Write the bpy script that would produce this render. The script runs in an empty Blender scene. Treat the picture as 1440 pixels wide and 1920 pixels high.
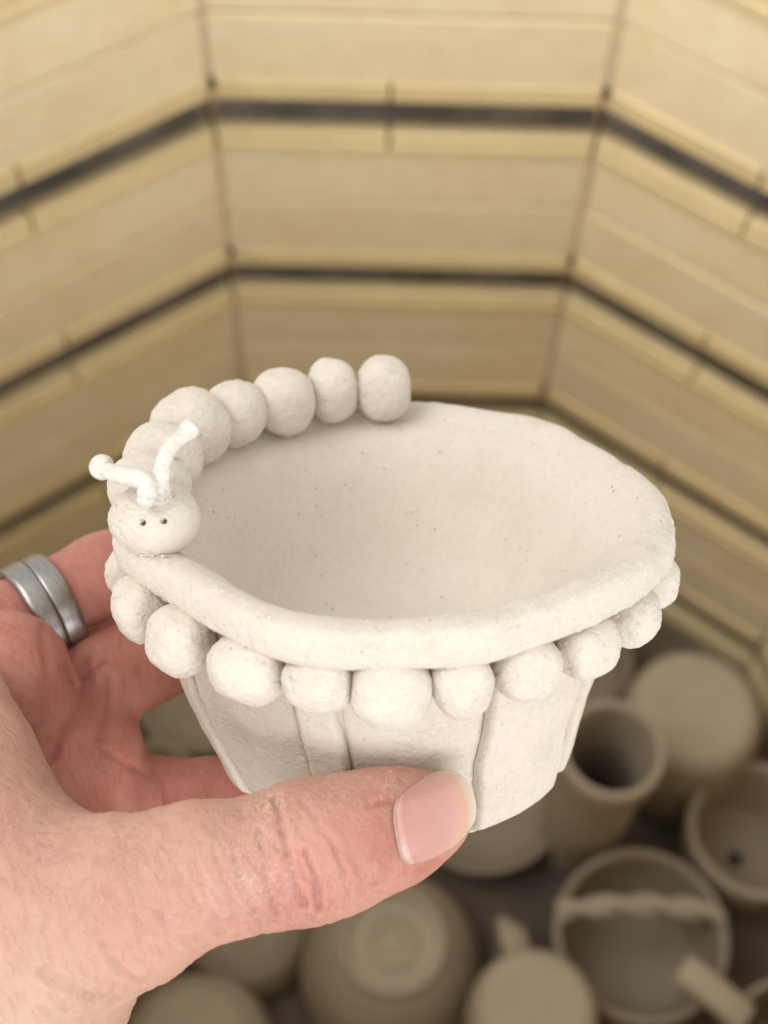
import bpy, math, random
import numpy as np
from mathutils import Matrix, Vector

R = math.radians
scene = bpy.context.scene
col = scene.collection
random.seed(4)
RNG = np.random.RandomState(7)

# ------------------------------------------------------------------ camera
CAM_LOC = (-0.01258351, -0.23139827, 0.85923946)
RIGHT = Vector((0.99969951, 0.01510792, 0.01930412))
UP = Vector((-0.02282044, 0.8611486, 0.50784084))
BACK = Vector((-0.0089513, -0.50812877, 0.8612346))
cam = bpy.data.cameras.new('camera')
cam_o = bpy.data.objects.new('camera', cam)
col.objects.link(cam_o)
cam_o.matrix_world = Matrix(((RIGHT.x, UP.x, BACK.x, CAM_LOC[0]), (RIGHT.y, UP.y, BACK.y, CAM_LOC[1]),
                             (RIGHT.z, UP.z, BACK.z, CAM_LOC[2]), (0, 0, 0, 1)))
cam.sensor_fit = 'VERTICAL'
cam.sensor_height = 24.0
cam.lens = 33.96
cam.clip_start = 0.01
cam.clip_end = 50
cam.dof.use_dof = True
cam.dof.focus_distance = 0.222
cam.dof.aperture_fstop = 11.0
scene.camera = cam_o

# ------------------------------------------------------------------ light
world = bpy.data.worlds.new('World')
scene.world = world
world.use_nodes = True
bg = world.node_tree.nodes['Background']
bg.inputs['Color'].default_value = (1.0, 0.96, 0.91, 1)
bg.inputs['Strength'].default_value = 0.90


def area(name, loc, aim, sx, sy, power, color):
    l = bpy.data.lights.new(name, 'AREA')
    l.shape = 'RECTANGLE'
    l.size = sx
    l.size_y = sy
    l.energy = power
    l.color = color
    o = bpy.data.objects.new(name, l)
    col.objects.link(o)
    o.location = loc
    o.rotation_euler = (Vector(aim) - Vector(loc)).to_track_quat('-Z', 'Y').to_euler()
    return o


area('doorway_light', (0.95, -2.0, 1.3), (0.0, 0.0, 0.55), 1.5, 1.5, 36, (0.965, 0.98, 1.0))
area('overhead_light', (-1.0, -0.1, 1.9), (0.0, 0.0, 0.5), 1.1, 1.1, 17, (1.0, 0.975, 0.94))

scene.view_settings.view_transform = 'Standard'
scene.view_settings.look = 'None'
scene.view_settings.exposure = 0.0
scene.view_settings.gamma = 1.0


# ------------------------------------------------------------------ helpers
def tag(o, label=None, cat=None, group=None, kind=None):
    if label: o['label'] = label
    if cat: o['category'] = cat
    if group: o['group'] = group
    if kind: o['kind'] = kind
    return o


def empty(name, loc=(0, 0, 0)):
    o = bpy.data.objects.new(name, None)
    o.empty_display_size = 0.02
    col.objects.link(o)
    o.location = loc
    return o


def link(name, me, parent=None):
    o = bpy.data.objects.new(name, me)
    col.objects.link(o)
    if parent: o.parent = parent
    return o


def mesh(name, verts, faces, mat, smooth=True, mats=None, midx=None):
    me = bpy.data.meshes.new(name)
    verts = np.asarray(verts, dtype=np.float32)
    if isinstance(faces, np.ndarray):
        n, k = faces.shape
        me.vertices.add(len(verts))
        me.vertices.foreach_set('co', verts.ravel())
        me.loops.add(n * k)
        me.loops.foreach_set('vertex_index', faces.astype(np.int32).ravel())
        me.polygons.add(n)
        me.polygons.foreach_set('loop_start', np.arange(0, n * k, k, dtype=np.int32))
        me.polygons.foreach_set('loop_total', np.full(n, k, dtype=np.int32))
        me.update(calc_edges=True)
    else:
        me.from_pydata([tuple(map(float, v)) for v in verts], [], faces)
    me.validate()
    if smooth:
        me.polygons.foreach_set('use_smooth', np.ones(len(me.polygons), dtype=bool))
    me.materials.append(mat)
    return me


def _hash(ix, iy, iz):
    h = (ix * 374761393 + iy * 668265263 + iz * 2147483647 + 1013904223) & 0x7fffffff
    h = ((h ^ (h >> 13)) * 1274126177) & 0x7fffffff
    h = (h ^ (h >> 16)) & 0x7fffffff
    return h / float(0x7fffffff)


def vn(P):
    """smooth value noise in -1..1 at the points P (n,3)"""
    P = np.asarray(P, dtype=np.float64)
    I = np.floor(P).astype(np.int64)
    F = P - I
    F = F * F * F * (F * (F * 6 - 15) + 10)
    out = 0
    for dx in (0, 1):
        wx = F[:, 0] if dx else 1 - F[:, 0]
        for dy in (0, 1):
            wy = F[:, 1] if dy else 1 - F[:, 1]
            for dz in (0, 1):
                wz = F[:, 2] if dz else 1 - F[:, 2]
                out = out + wx * wy * wz * _hash(I[:, 0] + dx, I[:, 1] + dy, I[:, 2] + dz)
    return out * 2 - 1


def fbm(P, octs=3):
    s, a, t = 0, 1.0, 0
    for k in range(octs):
        s = s + a * vn(P * (2.03 ** k) + 17.3 * k)
        t += a
        a *= 0.5
    return s / t


def grid_faces(nu, nv, wrap_u=True):
    u = np.arange(nu if wrap_u else nu - 1)
    v = np.arange(nv - 1)
    U, V = np.meshgrid(u, v, indexing='ij')
    U = U.ravel()
    V = V.ravel()
    U1 = (U + 1) % nu
    return np.stack([U * nv + V, U1 * nv + V, U1 * nv + V + 1, U * nv + V + 1], 1)


def cube_sphere(n):
    vs, fs = [], []
    t = np.tan(np.linspace(-math.pi / 4, math.pi / 4, n + 1))
    for a in range(3):
        for s in (-1, 1):
            A, B = np.meshgrid(t, t, indexing='ij')
            P = np.zeros((n + 1, n + 1, 3))
            P[..., a] = s
            P[..., (a + 1) % 3] = A * s
            P[..., (a + 2) % 3] = B
            P /= np.linalg.norm(P, axis=2, keepdims=True)
            off = len(vs) * (n + 1) ** 2
            fs.append(grid_faces(n + 1, n + 1, False) + off)
            vs.append(P.reshape(-1, 3))
    V = np.concatenate(vs)
    F = np.concatenate(fs)
    key = np.round(V * 1e5).astype(np.int64)
    _, first, inv = np.unique(key, axis=0, return_index=True, return_inverse=True)
    inv = inv.reshape(-1)
    return V[first], inv[F]


# ------------------------------------------------------------------ materials
class NT:
    def __init__(s, name):
        s.m = bpy.data.materials.new(name)
        s.m.use_nodes = True
        s.t = s.m.node_tree
        s.b = s.t.nodes['Principled BSDF']

    def n(s, kind, **kw):
        nd = s.t.nodes.new(kind)
        for k, v in kw.items():
            if hasattr(nd, k): setattr(nd, k, v)
            else: nd.inputs[k].default_value = v
        return nd

    def l(s, a, b):
        s.t.links.new(a, b)

    def noise(s, vec, scale, detail=3, rough=0.55, dist=0.0):
        nd = s.n('ShaderNodeTexNoise', Scale=scale, Detail=detail, Roughness=rough, Distortion=dist)
        s.l(vec, nd.inputs['Vector'])
        return nd.outputs['Fac']

    def ramp(s, fac, stops):
        nd = s.n('ShaderNodeValToRGB')
        e = nd.color_ramp.elements
        while len(e) < len(stops): e.new(0.5)
        for q, (p, c) in zip(e, stops):
            q.position = p
            q.color = c if len(c) == 4 else (*c, 1)
        s.l(fac, nd.inputs['Fac'])
        return nd.outputs['Color']

    def mix(s, fac, a, b, mode='MIX'):
        nd = s.n('ShaderNodeMix', data_type='RGBA', blend_type=mode)
        for sock, v in ((nd.inputs[0], fac), (nd.inputs[6], a), (nd.inputs[7], b)):
            if hasattr(v, 'links'): s.l(v, sock)
            elif isinstance(v, (int, float)): sock.default_value = v
            else: sock.default_value = (*v, 1)
        return nd.outputs[2]

    def bump(s, h, dist, strength=1.0, prev=None):
        nd = s.n('ShaderNodeBump', Distance=dist, Strength=strength)
        s.l(h, nd.inputs['Height'])
        if prev: s.l(prev, nd.inputs['Normal'])
        return nd.outputs['Normal']

    def math(s, op, a, b=None):
        nd = s.n('ShaderNodeMath', operation=op)
        for i, v in enumerate((a, b)):
            if v is None: continue
            if hasattr(v, 'links'): s.l(v, nd.inputs[i])
            else: nd.inputs[i].default_value = v
        return nd.outputs[0]

    def coord(s, which='Object', scale=None):
        tc = s.n('ShaderNodeTexCoord').outputs[which]
        if scale:
            mp = s.n('ShaderNodeMapping')
            mp.inputs['Scale'].default_value = scale
            s.l(tc, mp.inputs['Vector'])
            return mp.outputs['Vector']
        return tc


def clay_material(name, base, dark, rough_amt=1.0, speck=0.5):
    t = NT(name)
    v = t.coord()
    big = t.noise(v, 60, 3)
    c = t.ramp(big, [(0.3, dark), (0.7, base)])
    fine = t.noise(v, 900, 3, 0.6)
    c = t.mix(0.35, c, t.ramp(fine, [(0.35, tuple(x * 0.93 for x in dark)), (0.65, tuple(min(1, x * 1.03) for x in base))]))
    # mineral specks in the clay
    vo = t.n('ShaderNodeTexVoronoi', Scale=980.0, Randomness=1.0)
    dv = t.n('ShaderNodeMapping'); dv.inputs['Scale'].default_value = (1.0, 0.8, 1.3); t.l(v, dv.inputs['Vector'])
    t.l(dv.outputs[0], vo.inputs['Vector'])
    sel = t.n('ShaderNodeSeparateColor')
    t.l(vo.outputs['Color'], sel.inputs['Color'])
    near = t.math('LESS_THAN', vo.outputs['Distance'], t.math('MULTIPLY', sel.outputs['Green'], 0.24))
    patch = t.math('GREATER_THAN', t.noise(v, 110, 2), 0.47)
    pick = t.math('GREATER_THAN', sel.outputs['Red'], 0.80)
    sp = t.math('MULTIPLY', t.math('MULTIPLY', near, pick), patch)
    c = t.mix(t.math('MULTIPLY', sp, speck), c, (0.22, 0.19, 0.15))
    t.l(c, t.b.inputs['Base Color'])
    t.b.inputs['Roughness'].default_value = 0.92
    t.b.inputs['Specular IOR Level'].default_value = 0.15
    # relief: smear marks, grain, pits
    sm = t.noise(t.coord('Object', (1, 1, 1.3)), 950, 4, 0.6, 0.3)
    smr = t.ramp(sm, [(0.44, (0, 0, 0)), (0.70, (1, 1, 1))])
    where = t.ramp(t.noise(v, 130, 3), [(0.40, (0.25, 0.25, 0.25)), (0.66, (1, 1, 1))])
    smw = t.mix(where, (0.5, 0.5, 0.5), smr)
    b = t.bump(smw, 0.00014 * rough_amt)
    b = t.bump(t.noise(v, 3200, 2, 0.6), 0.00005 * rough_amt, prev=b)
    b = t.bump(t.math('SUBTRACT', 1.0, sp), 0.00012, prev=b)
    t.l(b, t.b.inputs['Normal'])
    return t.m


CLAY = clay_material('dry_clay', (0.672, 0.616, 0.543), (0.625, 0.565, 0.488), 1.0, 0.42)
CLAY_SMOOTH = clay_material('smoothed_clay', (0.672, 0.616, 0.543), (0.625, 0.565, 0.488), 0.35, 0.6)
CLAY_ROUGH = clay_material('scratched_clay', (0.72, 0.685, 0.63), (0.69, 0.645, 0.585), 2.0, 0.25)


def plain(name, base, var, scale, rough=0.9, bump=0.0006, metal=0.0):
    t = NT(name)
    v = t.coord()
    f = t.noise(v, scale, 4)
    c = t.ramp(f, [(0.3, tuple(x * (1 - var) for x in base)), (0.7, base)])
    t.l(c, t.b.inputs['Base Color'])
    t.b.inputs['Roughness'].default_value = rough
    t.b.inputs['Metallic'].default_value = metal
    t.l(t.bump(t.noise(v, scale * 6, 3), bump), t.b.inputs['Normal'])
    return t.m


# fire brick: cream, mottled, with faint ochre stains
t = NT('fire_brick')
oi = t.n('ShaderNodeObjectInfo')
v = t.coord()
add = t.n('ShaderNodeVectorMath', operation='ADD')
t.l(v, add.inputs[0])
sc_ = t.n('ShaderNodeVectorMath', operation='SCALE')
sc_.inputs[0].default_value = (3, 5, 7)
t.l(oi.outputs['Random'], sc_.inputs['Scale'])
t.l(sc_.outputs[0], add.inputs[1])
vv = add.outputs[0]
c = t.ramp(t.noise(vv, 14, 4), [(0.3, (0.875, 0.73, 0.475)), (0.7, (0.91, 0.80, 0.57))])
tone = t.ramp(oi.outputs['Random'], [(0.0, (0.93, 0.92, 0.90)), (1.0, (1.05, 1.05, 1.05))])
c = t.mix(1.0, c, tone, 'MULTIPLY')
c = t.mix(0.5, c, t.ramp(t.noise(vv, 75, 3, 0.6), [(0.35, (0.90, 0.87, 0.82)), (0.6, (1.0, 1.0, 1.0))]), 'MULTIPLY')
st = t.ramp(t.noise(vv, 45, 3), [(0.62, (0, 0, 0)), (0.72, (1, 1, 1))])
c = t.mix(t.math('MULTIPLY', st, 0.16), c, (0.62, 0.43, 0.22))
t.l(c, t.b.inputs['Base Color'])
t.b.inputs['Roughness'].default_value = 0.95
t.l(t.bump(t.noise(vv, 300, 4), 0.0008), t.b.inputs['Normal'])
BRICK = t.m
HOLDER = plain('element_holder_ceramic', (0.82, 0.66, 0.37), 0.12, 40, 0.55, 0.0003)
COIL = plain('oxidised_element_wire', (0.36, 0.335, 0.33), 0.75, 30, 0.6, 0.0001, 0.2)
SHELF = plain('kiln_shelf_ceramic', (0.17, 0.13, 0.10), 0.35, 25, 0.9, 0.0006)
STEEL_CASE = plain('kiln_casing_steel', (0.28, 0.24, 0.19), 0.2, 10, 0.6, 0.0001)
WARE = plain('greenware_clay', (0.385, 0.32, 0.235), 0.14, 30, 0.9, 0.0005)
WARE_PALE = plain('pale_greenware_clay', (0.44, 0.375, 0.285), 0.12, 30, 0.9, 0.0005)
WARE_DARK = plain('dark_greenware_clay', (0.33, 0.275, 0.21), 0.14, 30, 0.9, 0.0005)  # simply a darker tone of the unfired clay

# ------------------------------------------------------------------ kiln
APO = 0.284686
TAN = math.tan(math.pi / 10)
kiln = empty('kiln', (0, 0, -0.0625))
tag(kiln, 'ten sided cream brick kiln with dark heating coils in yellow grooved holders', 'kiln')
KZ = 0.0625


def prism(profile, x_of_left, x_of_right):
    """extrude a closed (y,z) profile along x; ends mitred by functions of y"""
    n = len(profile)
    V = [(x_of_left(y), y, z) for y, z in profile] + [(x_of_right(y), y, z) for y, z in profile]
    F = [(i, (i + 1) % n, n + (i + 1) % n, n + i) for i in range(n)]
    F += [tuple(range(n - 1, -1, -1)), tuple(range(n, 2 * n))]
    return V, F


H = 0.0595
brick_prof = [(0.0, -H + 0.0016), (0.0010, -H + 0.0001), (0.065, -H + 0.0001), (0.065, H - 0.0001), (0.0010, H - 0.0001),
              (0.0, H - 0.0010), (0.0, 0.0224), (0.036, 0.0224), (0.036, -0.0232), (0.0, -0.0232)]
half = lambda y: (APO + y) * TAN
bv, bf = prism(brick_prof, lambda y: -half(y) + 0.0020, lambda y: half(y) - 0.0020)
brick_me = mesh('brick', bv, bf, BRICK, smooth=False)
hold_prof = [(-0.0022, -0.0228), (-0.0022, -0.0182), (-0.0012, -0.0174), (-0.0012, -0.0122), (0.001, -0.0108), (0.016, -0.0125), (0.0245, -0.006),
             (0.0245, 0.006), (0.016, 0.0125), (0.001, 0.0100), (-0.0014, 0.0110), (-0.0014, 0.0208), (0.0002, 0.0220), (0.032, 0.0220), (0.032, -0.0228)]
hv, hf = prism(hold_prof, lambda y: -half(y) + 0.0010, lambda y: -0.0088)
hold_l = mesh('element_holder', hv, hf, HOLDER, smooth=False)
hv, hf = prism(hold_prof, lambda y: -0.0072, lambda y: half(y) - 0.0010)
hold_r = mesh('element_holder', hv, hf, HOLDER, smooth=False)
hv, hf = prism(hold_prof, lambda y: -half(y) + 0.0010, lambda y: half(y) - 0.0010)
hold_full = mesh('element_holder', hv, hf, HOLDER, smooth=False)
# heating coil
Lc = half(0.010) - 0.004
turns = int(2 * Lc / 0.0031)
steps = turns * 12
ts = np.linspace(0, 1, steps)
ang = ts * turns * 2 * math.pi
cx = -Lc + 2 * Lc * ts
cen = np.stack([cx, 0.0115 + 0.0080 * np.cos(ang), -0.0026 + 0.0080 * np.sin(ang)], 1)
tan_ = np.gradient(cen, axis=0)
tan_ /= np.linalg.norm(tan_, axis=1, keepdims=True)
rad = np.stack([np.zeros(steps), np.cos(ang), np.sin(ang)], 1)
bi = np.cross(tan_, rad)
cv = []
for k in range(4):
    a = k * math.pi / 2
    cv.append(cen + 0.00078 * (math.cos(a) * rad + math.sin(a) * bi))
cv = np.stack(cv, 1).reshape(-1, 3)
i_, k_ = np.meshgrid(np.arange(steps - 1), np.arange(4), indexing='ij')
i_ = i_.ravel(); k_ = k_.ravel()
cf = np.stack([i_ * 4 + k_, (i_ + 1) * 4 + k_, (i_ + 1) * 4 + (k_ + 1) % 4, i_ * 4 + (k_ + 1) % 4], 1)
coil_me = mesh('heating_coil', cv, cf, COIL)
# recessed refractory cement in the wall corners
CEMENT = plain('corner_cement', (0.72, 0.57, 0.38), 0.2, 60, 0.95, 0.0006)
cement = []
for z0, z1 in ((-H, -0.0237), (0.0229, H)):
    mv = [(x, y, z) for z in (z0, z1) for x, y in ((-0.006, 0.0006), (0.006, 0.0006), (0.006, 0.012), (-0.006, 0.012))]
    mf = [(0, 1, 5, 4), (1, 2, 6, 5), (2, 3, 7, 6), (3, 0, 4, 7), (0, 3, 2, 1), (4, 5, 6, 7)]
    cement.append(mesh('corner_joint', mv, mf, CEMENT, smooth=False))
# porcelain pin at wall corners
pn = 10
pv = [(0.0016 * math.cos(a * 2 * math.pi / pn), y, 0.0016 * math.sin(a * 2 * math.pi / pn)) for y in (-0.004, 0.02) for a in range(pn)]
pf = [(a, (a + 1) % pn, pn + (a + 1) % pn, pn + a) for a in range(pn)] + [tuple(range(pn)), tuple(range(2 * pn - 1, pn - 1, -1))]
PIN = plain('element_pin_wire', (0.08, 0.07, 0.065), 0.3, 200, 0.5, 0.0001, 0.6)
pin_me = mesh('element_pin', pv, pf, PIN)
levels = [-0.0025 + 0.1199 * k for k in range(-0, 5)]
for k in range(10):
    phi = -k * math.pi / 5
    Mw = Matrix.Rotation(phi, 4, 'Z') @ Matrix.Translation((0, APO, 0))
    for lv, z in enumerate(levels):
        jit = random.uniform(-0.0006, 0.0006)
        holders = [hold_full] if (k == 0 and lv == 2) else [hold_l, hold_r]
        for nm, me in [('brick', brick_me), ('heating_coil', coil_me)] + [('element_holder', q) for q in holders]:
            o = link(nm, me, kiln)
            dy = jit + (random.uniform(-0.0004, 0.0004) if nm == 'element_holder' else 0)
            o.matrix_local = Mw @ Matrix.Translation((0, dy, z + KZ)) @ Matrix.Rotation(random.uniform(-0.0015, 0.0015), 4, 'Y')
    Mc = Matrix.Rotation(phi - math.pi / 10, 4, 'Z') @ Matrix.Translation((0, APO / math.cos(math.pi / 10) - 0.001, 0))
    for z in levels:
        for cme in cement:
            o = link('corner_joint', cme, kiln)
            o.matrix_local = Mc @ Matrix.Translation((0, 0, z + KZ))
        o = link('element_pin', pin_me, kiln)
        o.matrix_local = Mc @ Matrix.Translation((random.uniform(-0.002, 0.002), 0, z + KZ + 0.0205 + random.uniform(0, 0.002)))
        if k == 1 and 0.2 < z < 0.3: o.matrix_local = o.matrix_local @ Matrix.Diagonal((2.6, 1, 3.2, 1))  # pin enlarged to stand in for a dark notch at this corner
# steel casing around and beneath the bricks
nseg = 10
rr = (APO + 0.067) / math.cos(math.pi / 10)
cvs, cfs = [], []
for z in (-0.064, 0.5375):
    for k in range(nseg):
        a = math.pi / 2 + math.pi / 10 - k * 2 * math.pi / nseg
        cvs.append((rr * math.cos(a), rr * math.sin(a), z + KZ))
for z in (0.5375, -0.064):
    for k in range(nseg):
        a = math.pi / 2 + math.pi / 10 - k * 2 * math.pi / nseg
        cvs.append(((rr + 0.002) * math.cos(a), (rr + 0.002) * math.sin(a), z + KZ))
for s in range(3):
    for k in range(nseg):
        cfs.append((s * nseg + k, s * nseg + (k + 1) % nseg, (s + 1) * nseg + (k + 1) % nseg, (s + 1) * nseg + k))
cfs.append(tuple(range(nseg)))
link('casing', mesh('casing', cvs, cfs, STEEL_CASE, smooth=False), kiln)

# kiln shelf the other pots stand on
FL = -0.012
sv, sf = [], []
for z, r_ in ((-0.030, 0.270), (-0.014, 0.270), (FL, 0.268)):
    for k in range(nseg):
        a = math.pi / 2 + math.pi / 10 - k * 2 * math.pi / nseg
        sv.append((r_ / math.cos(math.pi / 10) * math.cos(a), r_ / math.cos(math.pi / 10) * math.sin(a), z))
for s in range(2):
    for k in range(nseg):
        sf.append((s * nseg + k, (s + 1) * nseg + k, (s + 1) * nseg + (k + 1) % nseg, s * nseg + (k + 1) % nseg))
sf.append(tuple(range(2 * nseg, 3 * nseg)))
sf.append(tuple(range(nseg - 1, -1, -1)))
tag(link('kiln_shelf', mesh('kiln_shelf', sv, sf, SHELF, smooth=False)), 'dark brown kiln shelf lying under the crowded unfired pots', 'shelf')


# ------------------------------------------------------------------ pots on the shelf
def lathe(name, prof, mat, parent=None, seg=64, wob=0.0, seed=0.0, squash=1.0, dens=0.002):
    P = [np.array(prof[0], float)]
    for a, b in zip(prof[:-1], prof[1:]):
        a = np.array(a, float); b = np.array(b, float)
        n = max(1, int(np.linalg.norm(b - a) / (dens * 1000)))
        for i in range(1, n + 1): P.append(a + (b - a) * i / n)
    P = np.array(P) / 1000.0
    # soften corners
    Q = P.copy()
    Q[1:-1] = 0.25 * P[:-2] + 0.5 * P[1:-1] + 0.25 * P[2:]
    th = np.linspace(0, 2 * math.pi, seg, endpoint=False)
    T, J = np.meshgrid(th, np.arange(len(Q)), indexing='ij')
    r = Q[J, 0]; z = Q[J, 1]
    V = np.stack([r * np.cos(T), r * np.sin(T) * squash, z], -1).reshape(-1, 3)
    if wob:
        d = fbm(V * 28 + seed, 2) * wob
        rr_ = np.hypot(V[:, 0], V[:, 1])[:, None] + 1e-6
        V[:, :2] += V[:, :2] / rr_ * np.minimum(1, rr_ / 0.01) * d[:, None]
        V[:, 2] += fbm(V * 22 + seed + 9, 2) * wob * 0.8 * (V[:, 2] > 0.01)
    return link(name, mesh(name, V, grid_faces(seg, len(Q)), mat), parent)


def bar(name, pts, w, h, mat, parent=None, up=(0, 0, 1), seg=12):
    """a soft flattened strap swept through pts (mm)"""
    P = np.array(pts, float) / 1000
    for _ in range(3):
        Q = [P[0]]
        for a, b in zip(P[:-1], P[1:]): Q += [a * .75 + b * .25, a * .25 + b * .75]
        Q.append(P[-1]); P = np.array(Q)
    T = np.gradient(P, axis=0); T /= np.linalg.norm(T, axis=1, keepdims=True) + 1e-9
    U = np.array(up, float)
    S = np.cross(T, U); S /= np.linalg.norm(S, axis=1, keepdims=True) + 1e-9
    N = np.cross(S, T)
    a = np.linspace(0, 2 * math.pi, seg, endpoint=False)
    ca = np.sign(np.cos(a)) * np.abs(np.cos(a)) ** 0.55
    sa = np.sign(np.sin(a)) * np.abs(np.sin(a)) ** 0.55
    n = len(P)
    end = np.ones(n); end[0] = end[-1] = 0.7
    V = P[:, None] + (S[:, None] * ca[None, :, None] * w / 2000 + N[:, None] * sa[None, :, None] * h / 2000) * end[:, None, None]
    V = V.reshape(-1, 3)
    F = []
    for i in range(n - 1):
        for k in range(seg):
            F.append((i * seg + k, i * seg + (k + 1) % seg, (i + 1) * seg + (k + 1) % seg, (i + 1) * seg + k))
    F.append(tuple(range(seg - 1, -1, -1))); F.append(tuple(range((n - 1) * seg, n * seg)))
    return link(name, mesh(name, V, F, mat), parent)


GP = 'unfired pots standing on the kiln shelf'
b = empty('bowl', (0.0045, -0.0335, FL)); tag(b, 'pale round bowl turned upside down showing concentric foot rings below the thumb', 'bowl', GP)
lathe('wall', [(46, 0), (51, 2), (52.5, 18), (50, 38), (44, 56), (36, 69), (29.5, 76)], WARE, b, 72, 0.0005)
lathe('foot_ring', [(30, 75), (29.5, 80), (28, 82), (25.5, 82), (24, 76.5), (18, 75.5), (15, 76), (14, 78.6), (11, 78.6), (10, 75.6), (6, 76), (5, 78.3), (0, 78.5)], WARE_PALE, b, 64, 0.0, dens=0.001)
b = empty('cup', (0.1785, 0.1000, FL)); tag(b, 'broad cup turned upside down against the right kiln wall, flat pale base up', 'cup', GP)
lathe('wall', [(38, 0), (41, 3), (42.5, 30), (42, 62), (40.5, 80), (37.5, 90)], WARE, b, 64, 0.0010, 3)
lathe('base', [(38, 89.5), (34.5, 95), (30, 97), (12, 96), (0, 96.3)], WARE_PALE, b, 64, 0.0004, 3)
b = empty('vase', (0.1165, 0.0480, FL)); tag(b, 'tall narrow open cylinder vase with dark inside, standing right of the held pot', 'vase', GP)
lathe('wall', [(0, 1), (21, 1), (23, 4), (23.5, 60), (24.5, 120), (28, 150), (28, 160), (26.5, 163), (24, 162), (23, 158), (21, 120), (20, 20), (17, 10), (0, 9)], WARE, b, 64, 0.0006, 5)
b = empty('bowl', (0.2135, 0.0375, FL)); tag(b, 'deep open bowl with thick pale rim and a dark drain hole, at right edge', 'bowl', GP)
lathe('wall', [(5, 1), (26, 1), (33, 12), (39, 40), (41, 66), (39.5, 71), (36.5, 71), (34.5, 66), (32, 42), (27, 20), (18, 10), (5, 9)], WARE, b, 64, 0.0011, 8)
lathe('drain_hole', [(5, 9), (5, 1)], SHELF, b, 24, 0)
b = empty('bowl', (0.1425, -0.0235, FL)); tag(b, 'wide open bowl with a twisted clay rope handle across its middle', 'bowl', GP)
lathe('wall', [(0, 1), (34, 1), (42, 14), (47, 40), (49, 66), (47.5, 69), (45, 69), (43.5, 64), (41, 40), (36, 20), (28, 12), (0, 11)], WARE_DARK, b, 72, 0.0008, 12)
ROPE_BOWL = b
b = empty('mug', (0.0790, -0.0700, FL)); tag(b, 'mug turned upside down with a small square handle tab behind its flat base', 'mug', GP)
lathe('wall', [(32, 0), (34, 3), (34.5, 50), (34, 80), (31, 93), (26, 97), (0, 98)], WARE_PALE, b, 64, 0.0006, 15)
bar('handle', [(-8, 30, 86), (-11, 41, 88), (-12, 47, 78), (-12, 48, 45), (-10, 44, 30), (-8, 32, 28)], 15, 8, WARE, b, up=(0.3, 0.1, 1))
b = empty('mug', (0.2150, -0.0850, FL)); tag(b, 'mug in the bottom right corner with a thick straight bar handle', 'mug', GP)
lathe('wall', [(0, 1), (28, 1), (34, 6), (35, 50), (36, 84), (34.5, 87), (32.5, 86), (32, 80), (31, 20), (26, 8), (0, 7)], WARE, b, 64, 0.0006, 17)
bar('handle', [(-26, 14, 84), (-36, 22, 88), (-50, 33, 89), (-57, 38, 88)], 17, 13, WARE_PALE, b)
b = empty('bowl', (0.0585, 0.0665, FL)); tag(b, 'low dark bowl half hidden behind the bottom of the held pot', 'bowl', GP)
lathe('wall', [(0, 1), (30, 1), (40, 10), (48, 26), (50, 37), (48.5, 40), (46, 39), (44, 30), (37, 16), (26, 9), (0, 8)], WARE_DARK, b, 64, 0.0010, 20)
b = empty('bowl', (-0.1015, -0.0830, FL)); tag(b, 'pale rounded bowl turned upside down beneath the wrist', 'bowl', GP)
lathe('wall', [(40, 0), (43, 3), (43, 24), (38, 44), (28, 57), (14, 62.5), (0, 64)], WARE_PALE, b, 64, 0.0006, 23)
b = empty('bowl', (-0.0790, -0.0115, FL)); tag(b, 'dark squat bowl turned upside down behind the thumb joint', 'bowl', GP)
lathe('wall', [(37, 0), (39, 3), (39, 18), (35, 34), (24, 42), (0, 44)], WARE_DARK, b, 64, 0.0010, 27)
b = empty('dish', (-0.1150, 0.1240, FL)); tag(b, 'greenish pale oval dish seen through the gap between fingers and pot', 'dish', GP)
lathe('wall', [(0, 1), (24, 1), (36, 14), (42, 30), (41, 33), (38.5, 32), (33, 18), (22, 9), (0, 8)], WARE_PALE, b, 64, 0.0015, 31, 0.8)
b = empty('cup', (-0.1420, 0.0700, FL)); tag(b, 'pale cup peeping out below the oval dish in the finger gap', 'cup', GP)
lathe('wall', [(0, 1), (20, 1), (26, 10), (28, 34), (26.5, 37), (24, 36), (22, 18), (17, 8), (0, 7)], WARE_PALE, b, 48, 0.0008, 37)
b = empty('cup', (0.1230, 0.1560, FL)); tag(b, 'short squat cup behind the tall vase near the back wall', 'cup', GP)
lathe('wall', [(0, 1), (26, 1), (31, 10), (33, 38), (31.5, 41), (29, 40), (27.5, 20), (22, 9), (0, 8)], WARE_DARK, b, 56, 0.0008, 35)
b = empty('cup', (-0.0250, 0.0620, FL)); tag(b, 'small open cup on the shelf hidden beneath the held pot', 'cup', GP)
lathe('wall', [(0, 1), (24, 1), (29, 10), (31, 44), (29.5, 47), (27, 46), (25.5, 20), (20, 9), (0, 8)], WARE, b, 56, 0.0008, 39)

# ------------------------------------------------------------------ the held pot
HOLD = Matrix(((RIGHT.x, UP.x, BACK.x, CAM_LOC[0] - 0.236 * BACK.x), (RIGHT.y, UP.y, BACK.y, CAM_LOC[1] - 0.236 * BACK.y),
               (RIGHT.z, UP.z, BACK.z, CAM_LOC[2] - 0.236 * BACK.z), (0, 0, 0, 1)))
tl = R(25)
POT_L = Matrix(((1, 0, 0, 0.0012), (0, math.sin(tl), math.cos(tl), 0.0017), (0, -math.cos(tl), math.sin(tl), 0), (0, 0, 0, 1)))
pot = empty('pot')
pot.matrix_world = HOLD @ POT_L
tag(pot, 'small unglazed white clay pot with bead skirt and caterpillar, held in the hand', 'pot')

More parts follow.
